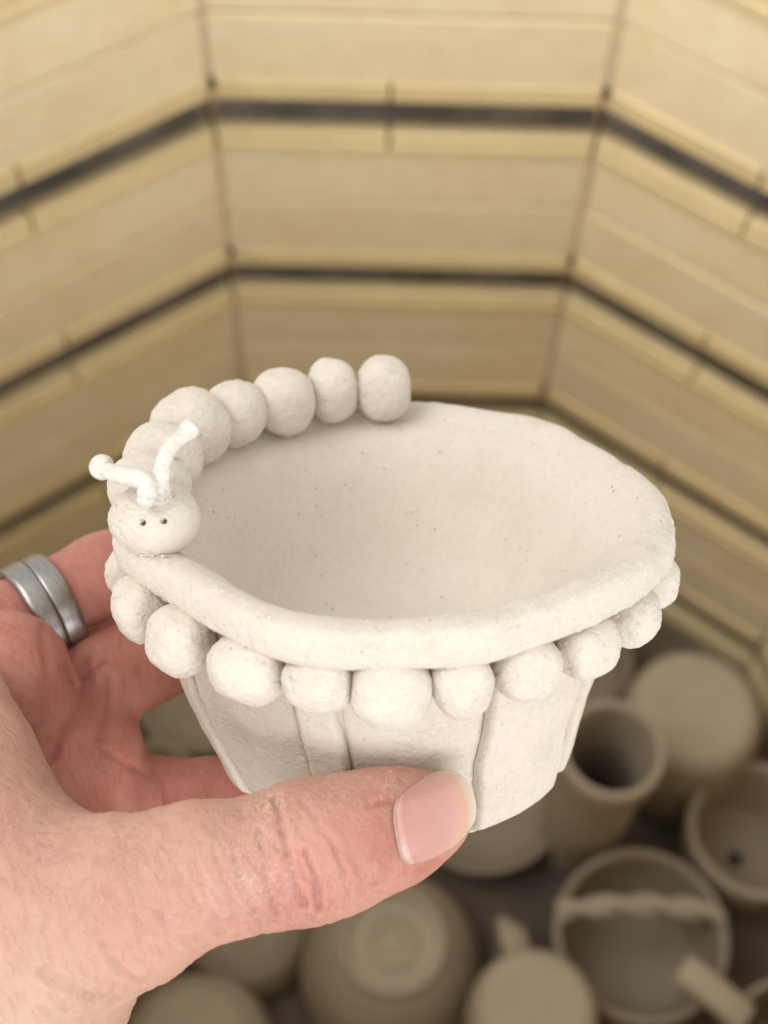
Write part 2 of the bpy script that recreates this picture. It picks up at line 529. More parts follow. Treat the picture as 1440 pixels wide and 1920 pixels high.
# outline of the rim, radius (mm) by angle (degrees)
RIM = [(3.3, 44.3), (17.6, 42.3), (33.7, 42.2), (45, 44.1), (52, 45.0), (62.4, 43.0), (73.2, 43.0), (84.8, 44.0), (108, 43.2),
       (131.9, 42.0), (154.3, 42.2), (175.7, 43.0), (193.1, 44.6), (203, 46.0), (208.2, 45.0), (219.3, 42.9), (235, 43.7), (245.2, 45.1),
       (250.7, 45.6), (261.6, 45.3), (274.9, 44.9), (286.3, 45.9), (297.7, 44.2), (312.9, 44.9), (328.7, 45.8), (338, 46.5), (350.1, 45.3)]


def periodic(tab, th):
    a = np.array([x for x, _ in tab]); r = np.array([y for _, y in tab])
    th = np.degrees(th) % 360
    v = 0
    for off, w in ((-6, .12), (-3, .23), (0, .3), (3, .23), (6, .12)):
        v = v + w * np.interp((th + off) % 360, np.concatenate([a - 360, a, a + 360]), np.concatenate([r, r, r]))
    return v


ZW = [(0, 0.6), (40, 0.2), (80, 0.0), (130, 0), (180, 0.3), (205, 1.0), (235, 0.0), (255, -0.7), (275, -0.3), (300, 0.0), (330, 0.5)]
# (fraction of rim radius or absolute, z mm): kind 0 = R - x, kind 1 = R * x, kind 2 = x
PROF = [(2, 0.0, -46.6), (2, 15, -46.6), (2, 27.0, -46.2), (2, 30.0, -44.0), (2, 31.4, -38.5), (2, 33.6, -30), (2, 35.8, -22), (2, 37.0, -14),
        (2, 38.6, -8.5), (0, 5.5, -5.6), (0, 2.2, -5.2), (0, 0.4, -4.4), (0, 0.0, -2.4), (0, 0.1, -0.4), (0, 0.5, 0.9), (0, 1.5, 1.5), (0, 2.9, 1.7), (0, 4.6, 1.3),
        (0, 6.8, -0.1), (1, 0.79, -2.4), (1, 0.73, -5.6), (1, 0.665, -10.5), (1, 0.59, -17.5), (1, 0.48, -24.0), (1, 0.32, -27.5), (1, 0.12, -28.8), (1, 0.0, -29.0)]


def chaikin(P, n):
    for _ in range(n):
        Q = [P[:1]]
        for i in range(len(P) - 1):
            Q.append((P[i] * .75 + P[i + 1] * .25)[None]); Q.append((P[i] * .25 + P[i + 1] * .75)[None])
        Q.append(P[-1:])
        P = np.concatenate(Q)
    return P


NT_ = 600
th = np.linspace(0, 2 * math.pi, NT_, endpoint=False)
Rr = periodic(RIM, th)
Zw = periodic(ZW, th)
rows = []
for kd, x_, z_ in PROF:
    rr_ = Rr - x_ if kd == 0 else (Rr * x_ if kd == 1 else np.full(NT_, float(x_)))
    w = 1.0 if kd == 0 else (0.5 if (kd == 1 and x_ > 0.5) else 0.0)
    broad = np.clip(0.70 + np.sin(th), 0, 1) ** 1.2
    if kd == 1: z_ = z_ + broad * np.interp(x_, [0.12, 0.48, 0.59, 0.665, 0.73, 0.79], [0.5, 1.6, 3.0, 3.6, 3.0, 1.7]) + np.interp(x_, [0.1, 0.6], [2.0, 0])
    rows.append(np.stack([rr_ * np.cos(th), rr_ * np.sin(th), z_ + w * Zw + 0 * th], -1))
G = chaikin(np.array(rows), 3)                          # (nv, NT, 3)
G = np.transpose(G, (1, 0, 2))
V = G.reshape(-1, 3)
nv = G.shape[1]
outer = (V[:, 2] < -8) & (np.hypot(V[:, 0], V[:, 1]) > 27)
inner_w = np.clip((np.interp(np.arange(nv), [nv * .58, nv * .72], [1, 0.25])), 0, 1)
inner_w = np.tile(inner_w, NT_)
dn = 0.45 * fbm(V * 0.10 + 3, 2) + 0.16 * fbm(V * 0.45 + 11, 3) * inner_w + 0.05 * fbm(V * 1.7 + 5, 3) * inner_w
Nn = np.cross(np.roll(G, -1, 0) - np.roll(G, 1, 0), np.gradient(G, axis=1)).reshape(-1, 3)
Nn /= np.linalg.norm(Nn, axis=1, keepdims=True) + 1e-9
# a few thumb-pressed dents on the wall
for a_, z_, rd, dp in ((236, -21, 3.2, 0.5), (228, -30, 5, 0.5), (280, -25, 6, 0.35), (310, -24, 3, 0.3)):
    c_ = np.array([35 * math.cos(R(a_)), 35 * math.sin(R(a_)), z_])
    q = np.linalg.norm(V - c_, axis=1) / rd
    dn -= dp * np.exp(-q * q)
STRIPES = [(204.5, 214, 14, 9, -2.5, 1.1), (252.5, 256, 10, 11, 1.5, 1.5), (310, 312, 30, 34, -0.5, 2.0), (338.5, 341, 11, 11, 0, 1.7)] + [(c_, c_, 15, 14, 0, 1.3) for c_ in (18, 55, 95, 135, 172)]
aV = np.degrees(np.arctan2(V[:, 1], V[:, 0])) % 360
fz = np.clip((V[:, 2] + 9) / -37.9, 0, 1)
onbody = (np.arange(len(V)) % nv < nv * 0.45) & (V[:, 2] < -8)
for ct, cb, wt, wb, cu, tk in STRIPES:
    cc = ct + (cb - ct) * fz + cu * np.sin(math.pi * fz); ww = wt + (wb - wt) * fz
    for sg in (-1, 1):
        da = (aV - (cc + sg * ww / 2 + sg * 0.1) + 180) % 360 - 180
        dn -= np.where(onbody, 0.55 * np.exp(-(da * 0.58 / 0.45) ** 2), 0)
V = V + Nn * dn[:, None]
def body_shift(z): return -1.1 * np.clip((-z - 5) / 4, 0, 1) * np.clip((z + 44) / 14, 0, 1)
V[:, 0] += body_shift(V[:, 2]) * (np.arange(len(V)) % nv < nv * 0.6)
link('bowl', mesh('bowl', V / 1000, grid_faces(NT_, nv), CLAY_SMOOTH), pot)
bowl_me = bpy.data.meshes['bowl']
bowl_me.materials.append(CLAY)
mi = np.tile((np.arange(nv - 1) < nv * 0.66).astype(np.int32), NT_)
bowl_me.polygons.foreach_set('material_index', mi)

body_r = lambda z: np.interp(z, [-46.6, -46.2, -44.0, -38.5, -30, -22, -14, -8.5], [26.5, 27.0, 30.0, 31.4, 33.6, 35.8, 37.0, 38.6])


def stripe(c_top, c_bot, w_top, w_bot, z_top, z_bot, thick, curve=0.0, seed=0):
    nu, nw = 70, 40
    V = np.zeros((nu, nw, 3))
    for i in range(nu):
        f = i / (nu - 1)
        z = z_top + (z_bot - z_top) * f
        c = c_top + (c_bot - c_top) * f + curve * math.sin(math.pi * f)
        w = w_top + (w_bot - w_top) * f
        s = np.linspace(-1, 1, nw)
        s = np.sign(s) * (1 - (1 - np.abs(s)) ** 1.4)
        a = np.radians(c + s * w / 2 + 0.5 * vn(np.stack([s * 0 + f * 5 + seed, s * .5, s * 0], 1)) * s ** 2)
        edge = np.clip((1 - np.abs(s)) * w / 2 * 0.6 / 1.0, 0, 1)
        hgt = thick * np.sqrt(1 - (1 - edge) ** 2)
        endf = min(1, (1 - f) * 12) if z_bot > -46 else 1
        hgt = hgt * math.sqrt(max(0, 1 - (1 - endf) ** 2)) if endf < 1 else hgt
        r = body_r(z) + hgt - 0.35 + 0.12 * (hgt > 0)
        V[i, :, 0] = r * np.cos(a); V[i, :, 1] = r * np.sin(a); V[i, :, 2] = z
    P = V.reshape(-1, 3)
    rad_ = np.stack([P[:, 0], P[:, 1], np.zeros(len(P))], 1)
    rad_ /= np.linalg.norm(rad_, axis=1, keepdims=True)
    # follow the same soft unevenness as the bowl wall
    P = P + rad_ * (0.45 * fbm(P * 0.10 + 3, 2) + 0.12 * fbm(P * 0.5 + seed, 3))[:, None]
    P[:, 0] += body_shift(P[:, 2])
    F = grid_faces(nu, nw, False)
    return link('stripe', mesh('stripe', P / 1000, F, CLAY), pot)


for i, (ct, cb, wt, wb, cu, tk) in enumerate(STRIPES):
    stripe(ct, cb, wt, wb, -9, -46.9, tk, cu, i + 1)


SURF = []


def ball(name, cen, rad_xyz, ax, parent, mat=CLAY, n=26, rough=1.0, seed=0, extra=None, box=2.0):
    """a hand-rolled lump: ellipsoid with axes ax (3 columns) and uneven surface; mm"""
    D, F = cube_sphere(n)
    rm = float(np.mean(rad_xyz))
    L = D / (np.abs(D) ** box).sum(1)[:, None] ** (1 / box) * (1.0 - 0.35 * (1 - 2 / box)) * np.array(rad_xyz)
    dn = rough * (0.055 * rm * vn(D * 1.3 + seed) + 0.022 * rm * fbm(D * 3.5 + seed * 2.1, 2) + 0.010 * rm * fbm(D * 11 + seed, 2))
    # short cracks and thumb marks
    rs = np.random.RandomState(int(seed * 10) % 9999)
    for _ in range(3):
        c_ = rs.normal(size=3); c_ /= np.linalg.norm(c_)
        t_ = np.cross(c_, rs.normal(size=3)); t_ /= np.linalg.norm(t_)
        u = D @ t_; n_ = np.cross(c_, t_)
        w_ = D @ n_ + 0.10 * np.sin(u * 7 + seed)
        m = (np.abs(u) < 0.22) & (D @ c_ > 0.4)
        dn -= np.where(m, 0.055 * rm * np.exp(-(w_ / 0.042) ** 2) * (1 - (u / 0.22) ** 2), 0)
    Nrm = D / np.array(rad_xyz); Nrm /= np.linalg.norm(Nrm, axis=1, keepdims=True)
    L = L + Nrm * dn[:, None]
    if extra is not None: L = extra(L, Nrm)
    W = L @ np.array(ax).T + np.array(cen)
    if name in ('bead', 'body_segment', 'head'): SURF.append((W, Nrm @ np.array(ax).T, name))
    return link(name, mesh(name, W / 1000, F, mat), parent)


def axes_at(a, tilt=0.0):
    """columns: tangent, outward, up at the angle a (deg) round the pot"""
    a = R(a)
    tg = np.array([-math.sin(a), math.cos(a), 0]); ou = np.array([math.cos(a), math.sin(a), 0]); up = np.array([0, 0, 1.0])
    c_, s_ = math.cos(tilt), math.sin(tilt)
    return np.stack([tg, ou * c_ - up * s_, up * c_ + ou * s_], 1)


# bead skirt under the rim: angle, tangent radius, outward, vertical, radius to centre, z
BEADS = [(192.5, 4.7, 4.0, 4.8, 42.6, -9.0), (208, 5.4, 4.9, 5.5, 43.0, -9.3), (223.6, 5.5, 5.0, 5.6, 42.9, -9.5), (240.3, 6.0, 5.0, 5.5, 41.9, -10.2),
         (255.8, 5.3, 4.6, 4.7, 42.0, -9.6), (269.8, 6.1, 5.0, 5.8, 42.4, -10.2), (283.2, 4.5, 4.5, 5.2, 42.4, -9.7), (296.8, 5.5, 4.7, 4.9, 42.0, -9.3),
         (311.8, 5.4, 4.7, 4.9, 42.4, -9.3), (328.0, 5.0, 4.6, 5.0, 42.6, -9.3), (343.5, 4.6, 4.4, 4.5, 43.0, -8.8)]
a_ = 355
while a_ < 540 - 2:
    if not 186 < (a_ % 360) < 192: BEADS.append((a_ % 360, 5.2, 4.5, 4.9, 41.6, -9.0))
    a_ += 15.3
    if a_ >= 538: break
for i, (a_, rt, ro, rv, rc, z_) in enumerate(BEADS):
    ar = R(a_)
    ball('bead', (rc * math.cos(ar), rc * math.sin(ar), z_ + 0.7), (rt, ro, rv), axes_at(a_, 0.05 * math.sin(i * 2.3)), pot, CLAY, 42, 1.25, 3.7 * i + 1, box=2.0 + 0.35 * (i % 3))

# caterpillar
cat = empty('caterpillar'); cat.parent = pot
cat['label'] = 'clay caterpillar of rolled balls with two knobbed feelers'
SEG = [(-38.0, -7.2, 5.6, (6.2, 6.6, 5.8), 190), (-37.2, 4.0, 6.0, (6.0, 6.7, 6.2), 172), (-34.4, 16.6, 6.2, (7.3, 6.8, 6.9), 152),
       (-27.6, 24.6, 5.8, (6.4, 5.9, 6.1), 138), (-19.4, 30.4, 6.0, (6.1, 5.7, 6.4), 121), (-10.8, 35.6, 6.0, (5.0, 5.2, 6.3), 106), (-1.2, 36.9, 6.0, (5.4, 5.2, 6.3), 92)]
for i, (x_, y_, z_, rad3, a_) in enumerate(SEG):
    ball('body_segment', (x_, y_, z_), rad3, axes_at(a_), cat, CLAY, 44, 1.1, 51 + 4.3 * i, box=(2.0, 2.0, 2.1, 2.1, 2.2, 2.3, 2.5)[i])
HX = np.array([-35.2, -19.8, 6.2])
head_ax = axes_at(240)          # tangent = along rim, outward = the way it looks


def head_extra(L, Nrm):
    # pin-hole eyes on the outward face, in (tangent, outward, up) coordinates
    for ex, ez in ((-0.35, 1.65), (2.60, 1.50)):
        d = np.hypot(L[:, 0] - ex, L[:, 2] - ez)
        m = L[:, 1] > 2
        L[:, 1] -= np.where(m, 1.9 * np.exp(-(d / 0.38) ** 4), 0)
        L[:, 1] += np.where(m, 0.16 * np.exp(-((d - 0.72) / 0.28) ** 2), 0)
    # the left cheek is scraped and rough
    q = np.exp(-(((L[:, 0] + 3.6) / 2.6) ** 2 + ((L[:, 2] - 1.0) / 3.0) ** 2)) * (L[:, 1] > 0)
    L += Nrm * (0.42 * q * fbm(L * np.array([2.2, 1.2, 1.0]) + 40, 3))[:, None]
    return L


def head_axes():
    # the face looks at the viewer: outward axis towards the eye line
    f = np.array([-0.10, -0.80, 0.60]); f /= np.linalg.norm(f)
    tgt = np.array([1.0, -0.06, 0.10]); tgt -= f * (tgt @ f); tgt /= np.linalg.norm(tgt)
    up = np.cross(tgt, f)
    return np.stack([tgt, f, up], 1)


HA = head_axes()
ball('head', HX, (6.8, 6.2, 5.7), HA, cat, CLAY, 72, 0.5, 91, head_extra)


def tube(name, pts, radii, parent, mat, n=12, seed=0, sub=3, scale=1000.0):
    P = chaikin(np.array(pts, float), sub)
    rr_ = chaikin(np.array(radii, float)[:, None], sub)[:, 0]
    T = np.gradient(P, axis=0); T /= np.linalg.norm(T, axis=1, keepdims=True)
    ref = np.array([0.2, 0.3, 0.93]); V = []
    S = np.zeros_like(T); q = np.cross(T[0], ref); q /= np.linalg.norm(q)
    for i in range(len(T)):
        q = q - T[i] * (q @ T[i]); q /= np.linalg.norm(q); S[i] = q
    N = np.cross(T, S)
    a = np.linspace(0, 2 * math.pi, n, endpoint=False)
    V = P[:, None] + rr_[:, None, None] * (S[:, None] * np.cos(a)[None, :, None] + N[:, None] * np.sin(a)[None, :, None])
    m = len(P)
    V = V.reshape(-1, 3)
    C0 = np.repeat(P, n, 0)
    dirn = (V - C0); ln = np.linalg.norm(dirn, axis=1, keepdims=True) + 1e-9
    V = V + dirn / ln * (0.17 * ln[:, 0] * fbm(V * 1.1 + seed, 3))[:, None]
    V = np.concatenate([V, P[:1], P[-1:]])
    F = [(i * n + k, (i + 1) * n + k, (i + 1) * n + (k + 1) % n, i * n + (k + 1) % n) for i in range(m - 1) for k in range(n)]
    F += [(m * n, k, (k + 1) % n) for k in range(n)]
    F += [(m * n + 1, (m - 1) * n + (k + 1) % n, (m - 1) * n + k) for k in range(n)]
    return link(name, mesh(name, V / scale, F, mat), parent)


PINV = np.linalg.inv(np.array(POT_L)[:3, :3])
def pl(p):      # from the hand's frame (mm) to the pot's frame (mm)
    return PINV @ (np.array(p, float) - np.array([1.2, 1.7, 0]))
def hf_(p):     # and back
    return np.array(POT_L)[:3, :3] @ np.array(p, float) + np.array([1.2, 1.7, 0])


def feeler(pts, radii, knob, kr, seed):
    P = [pl(p) for p in pts]
    tube('feeler', P, radii, cat, CLAY_ROUGH, 20, seed, 3)
    ball('feeler_knob', pl(knob), (kr, kr * .95, kr * 1.05), np.eye(3), cat, CLAY_ROUGH, 18, 1.0, seed + 3)


feeler([(-32.77, 2.33, 25.00), (-32.31, 3.68, 27.50), (-31.85, 6.72, 28.50), (-30.70, 9.82, 27.50), (-28.68, 11.28, 26.00)], [1.9, 1.5, 1.15, 1.15, 1.05],
       (-28.36, 11.93, 25.50), 1.50, 5)
feeler([(-34.38, 0.38, 27.50), (-34.06, 1.91, 28.50), (-33.60, 4.19, 29.00), (-34.89, 4.80, 29.00), (-38.22, 5.37, 27.50), (-40.35, 6.18, 26.00)], [0.5, 1.5, 1.5, 1.45, 1.25, 1.3],
       (-40.98, 6.51, 25.50), 1.85, 9)
# the twisted rope handle of the bowl on the shelf
rx = np.linspace(-46, 45, 60)
for ph_ in (0, math.pi):
    tw = rx / 26 * 2 * math.pi * 0.55 + ph_
    path = np.stack([rx, 15 + 2.6 * np.cos(tw) - 0.0016 * rx ** 2, 66 + 5 * np.cos(rx / 46 * 1.4) + 2.8 * np.sin(tw)], 1)
    tube('handle_strand', path, [3.9] * len(rx), ROPE_BOWL, WARE_PALE, 12, 3 + ph_, 1)
# torn crumbs of clay pressed in under the head and along the joints
cr_v, cr_f = [], []
def crumbs(cen, spread, n, size):
    for _ in range(n):
        c_ = np.array(cen) + RNG.normal(size=3) * np.array(spread)
        s_ = size * RNG.uniform(.5, 1.4)
        A = RNG.normal(size=(6, 3)) * 0.25 + np.array([[1, 0, 0], [-1, 0, 0], [0, 1, 0], [0, -1, 0], [0, 0, .6], [0, 0, -.6]])
        A = A * np.array([RNG.uniform(.5, 1.6), 1, .6]) * s_ + c_
        b_ = len(cr_v); cr_v.extend(A / 1000)
        for f in ((0, 2, 4), (2, 1, 4), (1, 3, 4), (3, 0, 4), (2, 0, 5), (1, 2, 5), (3, 1, 5), (0, 3, 5)): cr_f.append(tuple(b_ + q for q in f))
crumbs((-36.0, -24.6, 2.6), (1.6, .4, .2), 16, 0.28)
crumbs((-32.5, -26.0, 2.6), (1.8, .4, .2), 10, 0.20)
crumbs((-1, -43.2, -5.2), (3, .6, .3), 6, 0.22)
crumbs((15, -41, -5.2), (3, .8, .3), 8, 0.25)
crumbs((33, -28.5, -5.0), (1.2, 1.2, .4), 8, 0.28)
crumbs((42, -15, -6), (.8, .8, 1), 5, 0.28)
for a_ in range(228, 330, 7):
    crumbs((44.2 * math.cos(R(a_)), 44.2 * math.sin(R(a_)), -1.5), (1.2, .4, 1.3), 3, 0.15)
def flecks(Pn, Nn_, count, size):
    # tiny torn flakes standing slightly proud of the clay, lying along the surface
    for i in RNG.randint(0, len(Pn), count):
        n_ = Nn_[i] / (np.linalg.norm(Nn_[i]) + 1e-9)
        t1 = np.cross(n_, RNG.normal(size=3)); t1 /= np.linalg.norm(t1) + 1e-9
        t2 = np.cross(n_, t1)
        a_, b2, h_ = size * RNG.uniform(.7, 2.6), size * RNG.uniform(.25, .7), size * RNG.uniform(.15, .45)
        c_ = Pn[i]
        base = len(cr_v)
        cr_v.extend((c_ + q) / 1000 for q in (t1 * a_, t2 * b2, -t1 * a_ * .7, -t2 * b2, n_ * h_ + t1 * a_ * .2, -n_ * .2))
        for f in ((0, 1, 4), (1, 2, 4), (2, 3, 4), (3, 0, 4), (1, 0, 5), (2, 1, 5), (3, 2, 5), (0, 3, 5)): cr_f.append(tuple(base + q for q in f))


vr = np.hypot(V[:, 0], V[:, 1])
rimf = (V[:, 2] > -5.5) & (V[:, 2] < 3) & (vr > 41) & (V[:, 1] < 12) & (vn(V * 0.22 + 40) > -0.05)
No = Nn * np.sign((Nn * np.stack([V[:, 0], V[:, 1], V[:, 2] * 4 + 10], 1)).sum(1))[:, None]
flecks(V[rimf], No[rimf], 520, 0.34)
for W_, N_, nm_ in SURF:
    if nm_ == 'bead' and W_[:, 1].mean() < 5:
        m_ = (vn(W_ * 0.35 + 11) > 0.0) & (np.hypot(W_[:, 0], W_[:, 1]) > np.hypot(*W_[:, :2].mean(0)) + 1)
        if m_.any(): flecks(W_[m_], N_[m_], 22, 0.30)
    if nm_ == 'head':
        m_ = (W_[:, 0] < HX[0] - 0.5) & (W_[:, 2] > HX[2] - 3) & (W_[:, 1] < HX[1] + 1)
        flecks(W_[m_], N_[m_], 90, 0.34)
tag(link('crumbs', mesh('crumbs', cr_v, cr_f, CLAY_ROUGH, smooth=False), pot), kind='stuff')

# ------------------------------------------------------------------ the hand (mm, in the hold frame)
def LP(a, r, z): return tuple(hf_((r * math.cos(R(a)), r * math.sin(R(a)), z)))


THUMB = [((-34.12, -54.44, 30.00), 12.28), ((-26.54, -51.25, 30.00), 9.78), ((-20.62, -51.09, 28.50), 9.09), ((-13.46, -49.77, 27.00), 9.69),
         ((-9.27, -48.85, 26.00), 9.58), ((-4.68, -47.83, 24.00), 8.97), ((1.58, -46.39, 22.00), 8.11), ((6.36, -45.31, 20.00), 6.68)]
THENAR = [((-67.79, -30.78, 10.00), 9.15), ((-65.77, -41.67, 14.00), 12.42), ((-61.72, -53.81, 21.00), 16.06), ((-49.16, -60.08, 24.00), 14.83), ((-57.24, -71.55, 20.00), 17.89), ((-69.56, -106.83, 11.00), 21.53), ((-107.77, -189.03, -4.00), 29.15)]
WRIST = [((-47.39, -77.02, 4.00), 6.40), ((-54.29, -89.47, 0.00), 7.82), ((-73.94, -125.34, -9.00), 15.33)]
PALM = [((-76.76, -39.84, -28.00), 19.43), ((-63.13, -50.88, -20.00), 15.55), ((-63.12, -64.92, -9.00), 17.13), ((-75.45, -86.49, -14.00), 20.24)]
PAD = [((-64.20, -28.13, -9.00), 11.54), ((-59.82, -40.81, -16.00), 10.67), ((-52.50, -42.57, -21.00), 9.93)]
F1 = [((-78.20, -27.32, -20.00), 9.42), ((-68.63, -20.97, -23.00), 7.82), ((-60.98, -16.84, -27.00), 7.74), ((-51.29, -12.03, -32.00), 8.09),
      (LP(140,45.5,-22.5), 7.6), (LP(110,44.5,-23), 7.2), (LP(88,43,-23), 6.4)]
F2 = [((-58.65, -36.89, -21.00), 10.40), ((-51.79, -30.98, -27.00), 9.29), ((-41.89, -25.73, -35.00), 8.78), (LP(150,43.5,-36), 7.4), (LP(118,41,-36), 7.0), (LP(95,40,-35), 6.3)]
F3 = [((-57.70, -45.40, -21.00), 8.99), ((-48.14, -50.52, -23.00), 8.01), ((-40.04, -51.48, -23.00), 7.63), ((-30.27, -51.08, -21.00), 7.47), (LP(215,22,-53.6), 7.4), (LP(255,12,-53), 6.8)]
F4 = [((-57.86, -55.93, -26.00), 9.16), ((-48.33, -62.14, -32.00), 7.89), ((-31.92, -63.84, -35.00), 7.18), ((-17.75, -61.16, -32.00), 6.51)]
KZ_ = 1.18


def sd_chain(X, chain, k=2.0, kz=1.0, zref=0.0):
    out = None
    for (a, ra), (b, rb) in zip(chain[:-1], chain[1:]):
        a = np.array(a, np.float32); b = np.array(b, np.float32)
        if kz != 1.0:
            a = a * np.array([1, 1, kz], np.float32); b = b * np.array([1, 1, kz], np.float32)
            Y = X * np.array([1, 1, kz], np.float32)
        else: Y = X
        ba = b - a
        h = np.clip(((Y - a) @ ba) / float(ba @ ba), 0, 1)
        d = np.sqrt((((Y - a) - h[:, None] * ba) ** 2).sum(1)) - (ra + (rb - ra) * h)
        out = d if out is None else smin(out, d, k)
    return out


def smin(a, b, k):
    h = np.clip(0.5 + 0.5 * (b - a) / k, 0, 1)
    return b + (a - b) * h - k * h * (1 - h)


def hand_sdf(X, full=False):
    X = X.astype(np.float32)
    th_ = sd_chain(X, THUMB, 3.0, KZ_)
    th_ = smin(th_, sd_chain(X, THENAR, 6.0), 7.0)
    w = sd_chain(X, WRIST, 3.0)
    palm = sd_chain(X, PALM, 6.0)
    pad = sd_chain(X, PAD, 4.0)
    f1 = sd_chain(X, F1, 1.5); f2 = sd_chain(X, F2, 1.5); f3 = sd_chain(X, F3, 1.5); f4 = sd_chain(X, F4, 1.5)
    fs = smin(smin(f1, f2, 1.3), smin(f3, f4, 1.0), 1.5)
    pp = smin(palm, pad, 3.0)
    pf = smin(pp, fs, 2.6)
    d = smin(smin(th_, w, 1.5), pf, 2.0)
    if full: return d, th_, pf
    return d


h = 0.95
lo = np.array([-118., -168., -66.]); hi = np.array([14., 10., 42.])
n3 = ((hi - lo) / h).astype(int) + 1
gx = lo[0] + h * np.arange(n3[0]); gy = lo[1] + h * np.arange(n3[1]); gz = lo[2] + h * np.arange(n3[2])
D3 = np.empty(n3, np.float32)
# coarse pass, then exact only near the surface
c4 = 4
CG = np.stack(np.meshgrid(gx[::c4], gy[::c4], gz[::c4], indexing='ij'), -1)
CD = hand_sdf(CG.reshape(-1, 3)).reshape(CG.shape[:3])
UPD = CD.repeat(c4, 0).repeat(c4, 1).repeat(c4, 2)[:n3[0], :n3[1], :n3[2]]
D3[...] = UPD
near = np.abs(UPD) < c4 * h * 2.4
ii = np.argwhere(near)
for s0 in range(0, len(ii), 400000):
    q = ii[s0:s0 + 400000]
    X = np.stack([gx[q[:, 0]], gy[q[:, 1]], gz[q[:, 2]]], 1)
    D3[q[:, 0], q[:, 1], q[:, 2]] = hand_sdf(X)
D3[0] = D3[-1] = 1; D3[:, 0] = 1; D3[:, -1] = 1; D3[:, :, 0] = 1; D3[:, :, -1] = 1
ins = D3 < 0
cell = np.zeros(n3 - 1, np.int32)
for dx in (0, 1):
    for dy in (0, 1):
        for dz in (0, 1):
            cell += ins[dx:n3[0] - 1 + dx, dy:n3[1] - 1 + dy, dz:n3[2] - 1 + dz]
act = (cell > 0) & (cell < 8)
idx = -np.ones(n3 - 1, np.int64)
ca = np.argwhere(act)
idx[act] = np.arange(len(ca))
acc = np.zeros((len(ca), 3)); cnt = np.zeros(len(ca))
for ax in range(3):
    for o1 in (0, 1):
        for o2 in (0, 1):
            off = np.zeros(3, int); oth = [a for a in range(3) if a != ax]; off[oth[0]] = o1; off[oth[1]] = o2
            p0 = ca + off; p1 = p0.copy(); p1[:, ax] += 1
            d0 = D3[p0[:, 0], p0[:, 1], p0[:, 2]]; d1 = D3[p1[:, 0], p1[:, 1], p1[:, 2]]
            m = (d0 < 0) != (d1 < 0)
            tt = np.where(m, d0 / (d0 - d1 + 1e-12), 0)
            pt = p0.astype(float); pt[:, ax] += tt
            acc += pt * m[:, None]; cnt += m
HV = lo + h * acc / cnt[:, None]
HF = []
for ax in range(3):
    oth = [(ax + 1) % 3, (ax + 2) % 3]
    sl0 = [slice(None)] * 3; sl1 = [slice(None)] * 3
    sl0[ax] = slice(0, -1); sl1[ax] = slice(1, None)
    a0 = ins[tuple(sl0)]; a1 = ins[tuple(sl1)]
    e = np.argwhere(a0 != a1)
    ok = (e[:, oth[0]] > 0) & (e[:, oth[1]] > 0) & (e[:, oth[0]] < n3[oth[0]] - 1) & (e[:, oth[1]] < n3[oth[1]] - 1)
    e = e[ok]
    flip = a0[e[:, 0], e[:, 1], e[:, 2]]
    def cid(o1, o2):
        c = e.copy(); c[:, oth[0]] -= o1; c[:, oth[1]] -= o2
        return idx[c[:, 0], c[:, 1], c[:, 2]]
    quad = np.stack([cid(1, 1), cid(0, 1), cid(0, 0), cid(1, 0)], 1)
    quad[~flip] = quad[~flip][:, ::-1]
    HF.append(quad)
HF = np.concatenate(HF)
tmp = mesh('tmp', HV, HF, CLAY)
to = link('tmp', tmp)
sub = to.modifiers.new('s', 'SUBSURF'); sub.levels = 1; sub.render_levels = 1
ev = to.evaluated_get(bpy.context.evaluated_depsgraph_get())
em = bpy.data.meshes.new_from_object(ev)
bpy.data.objects.remove(to)
nV = len(em.vertices)
HV = np.empty(nV * 3, np.float32); em.vertices.foreach_get('co', HV); HV = HV.reshape(-1, 3).astype(float)


def grad(X, e=0.25):
    g = np.empty_like(X)
    for k in range(3):
        q = np.zeros(3); q[k] = e
        g[:, k] = (hand_sdf(X + q) - hand_sdf(X - q)) / (2 * e)
    return g


edge = (HV[:, 0] < lo[0] + 2.5) | (HV[:, 1] < lo[1] + 2.5)
for _ in range(2):
    g = grad(HV); d0 = hand_sdf(HV)
    g2 = (g ** 2).sum(1)[:, None] + 1e-6
    HV = np.where(edge[:, None], HV, HV - d0[:, None] * g / g2)
g = grad(HV); HN = g / (np.linalg.norm(g, axis=1, keepdims=True) + 1e-9)
_, dth, dpf = hand_sdf(HV, True)
onthumb = dth < dpf
# soft irregularity of flesh
disp = 0.35 * fbm(HV * 0.07 + 2, 2) + 0.10 * fbm(HV * 0.28 + 7, 2)


def seg_dist(X, a, b):
    a = np.array(a); b = np.array(b); ba = b - a
    hh = np.clip(((X - a) @ ba) / (ba @ ba), 0, 1)
    return np.linalg.norm(X - a - hh[:, None] * ba, axis=1)


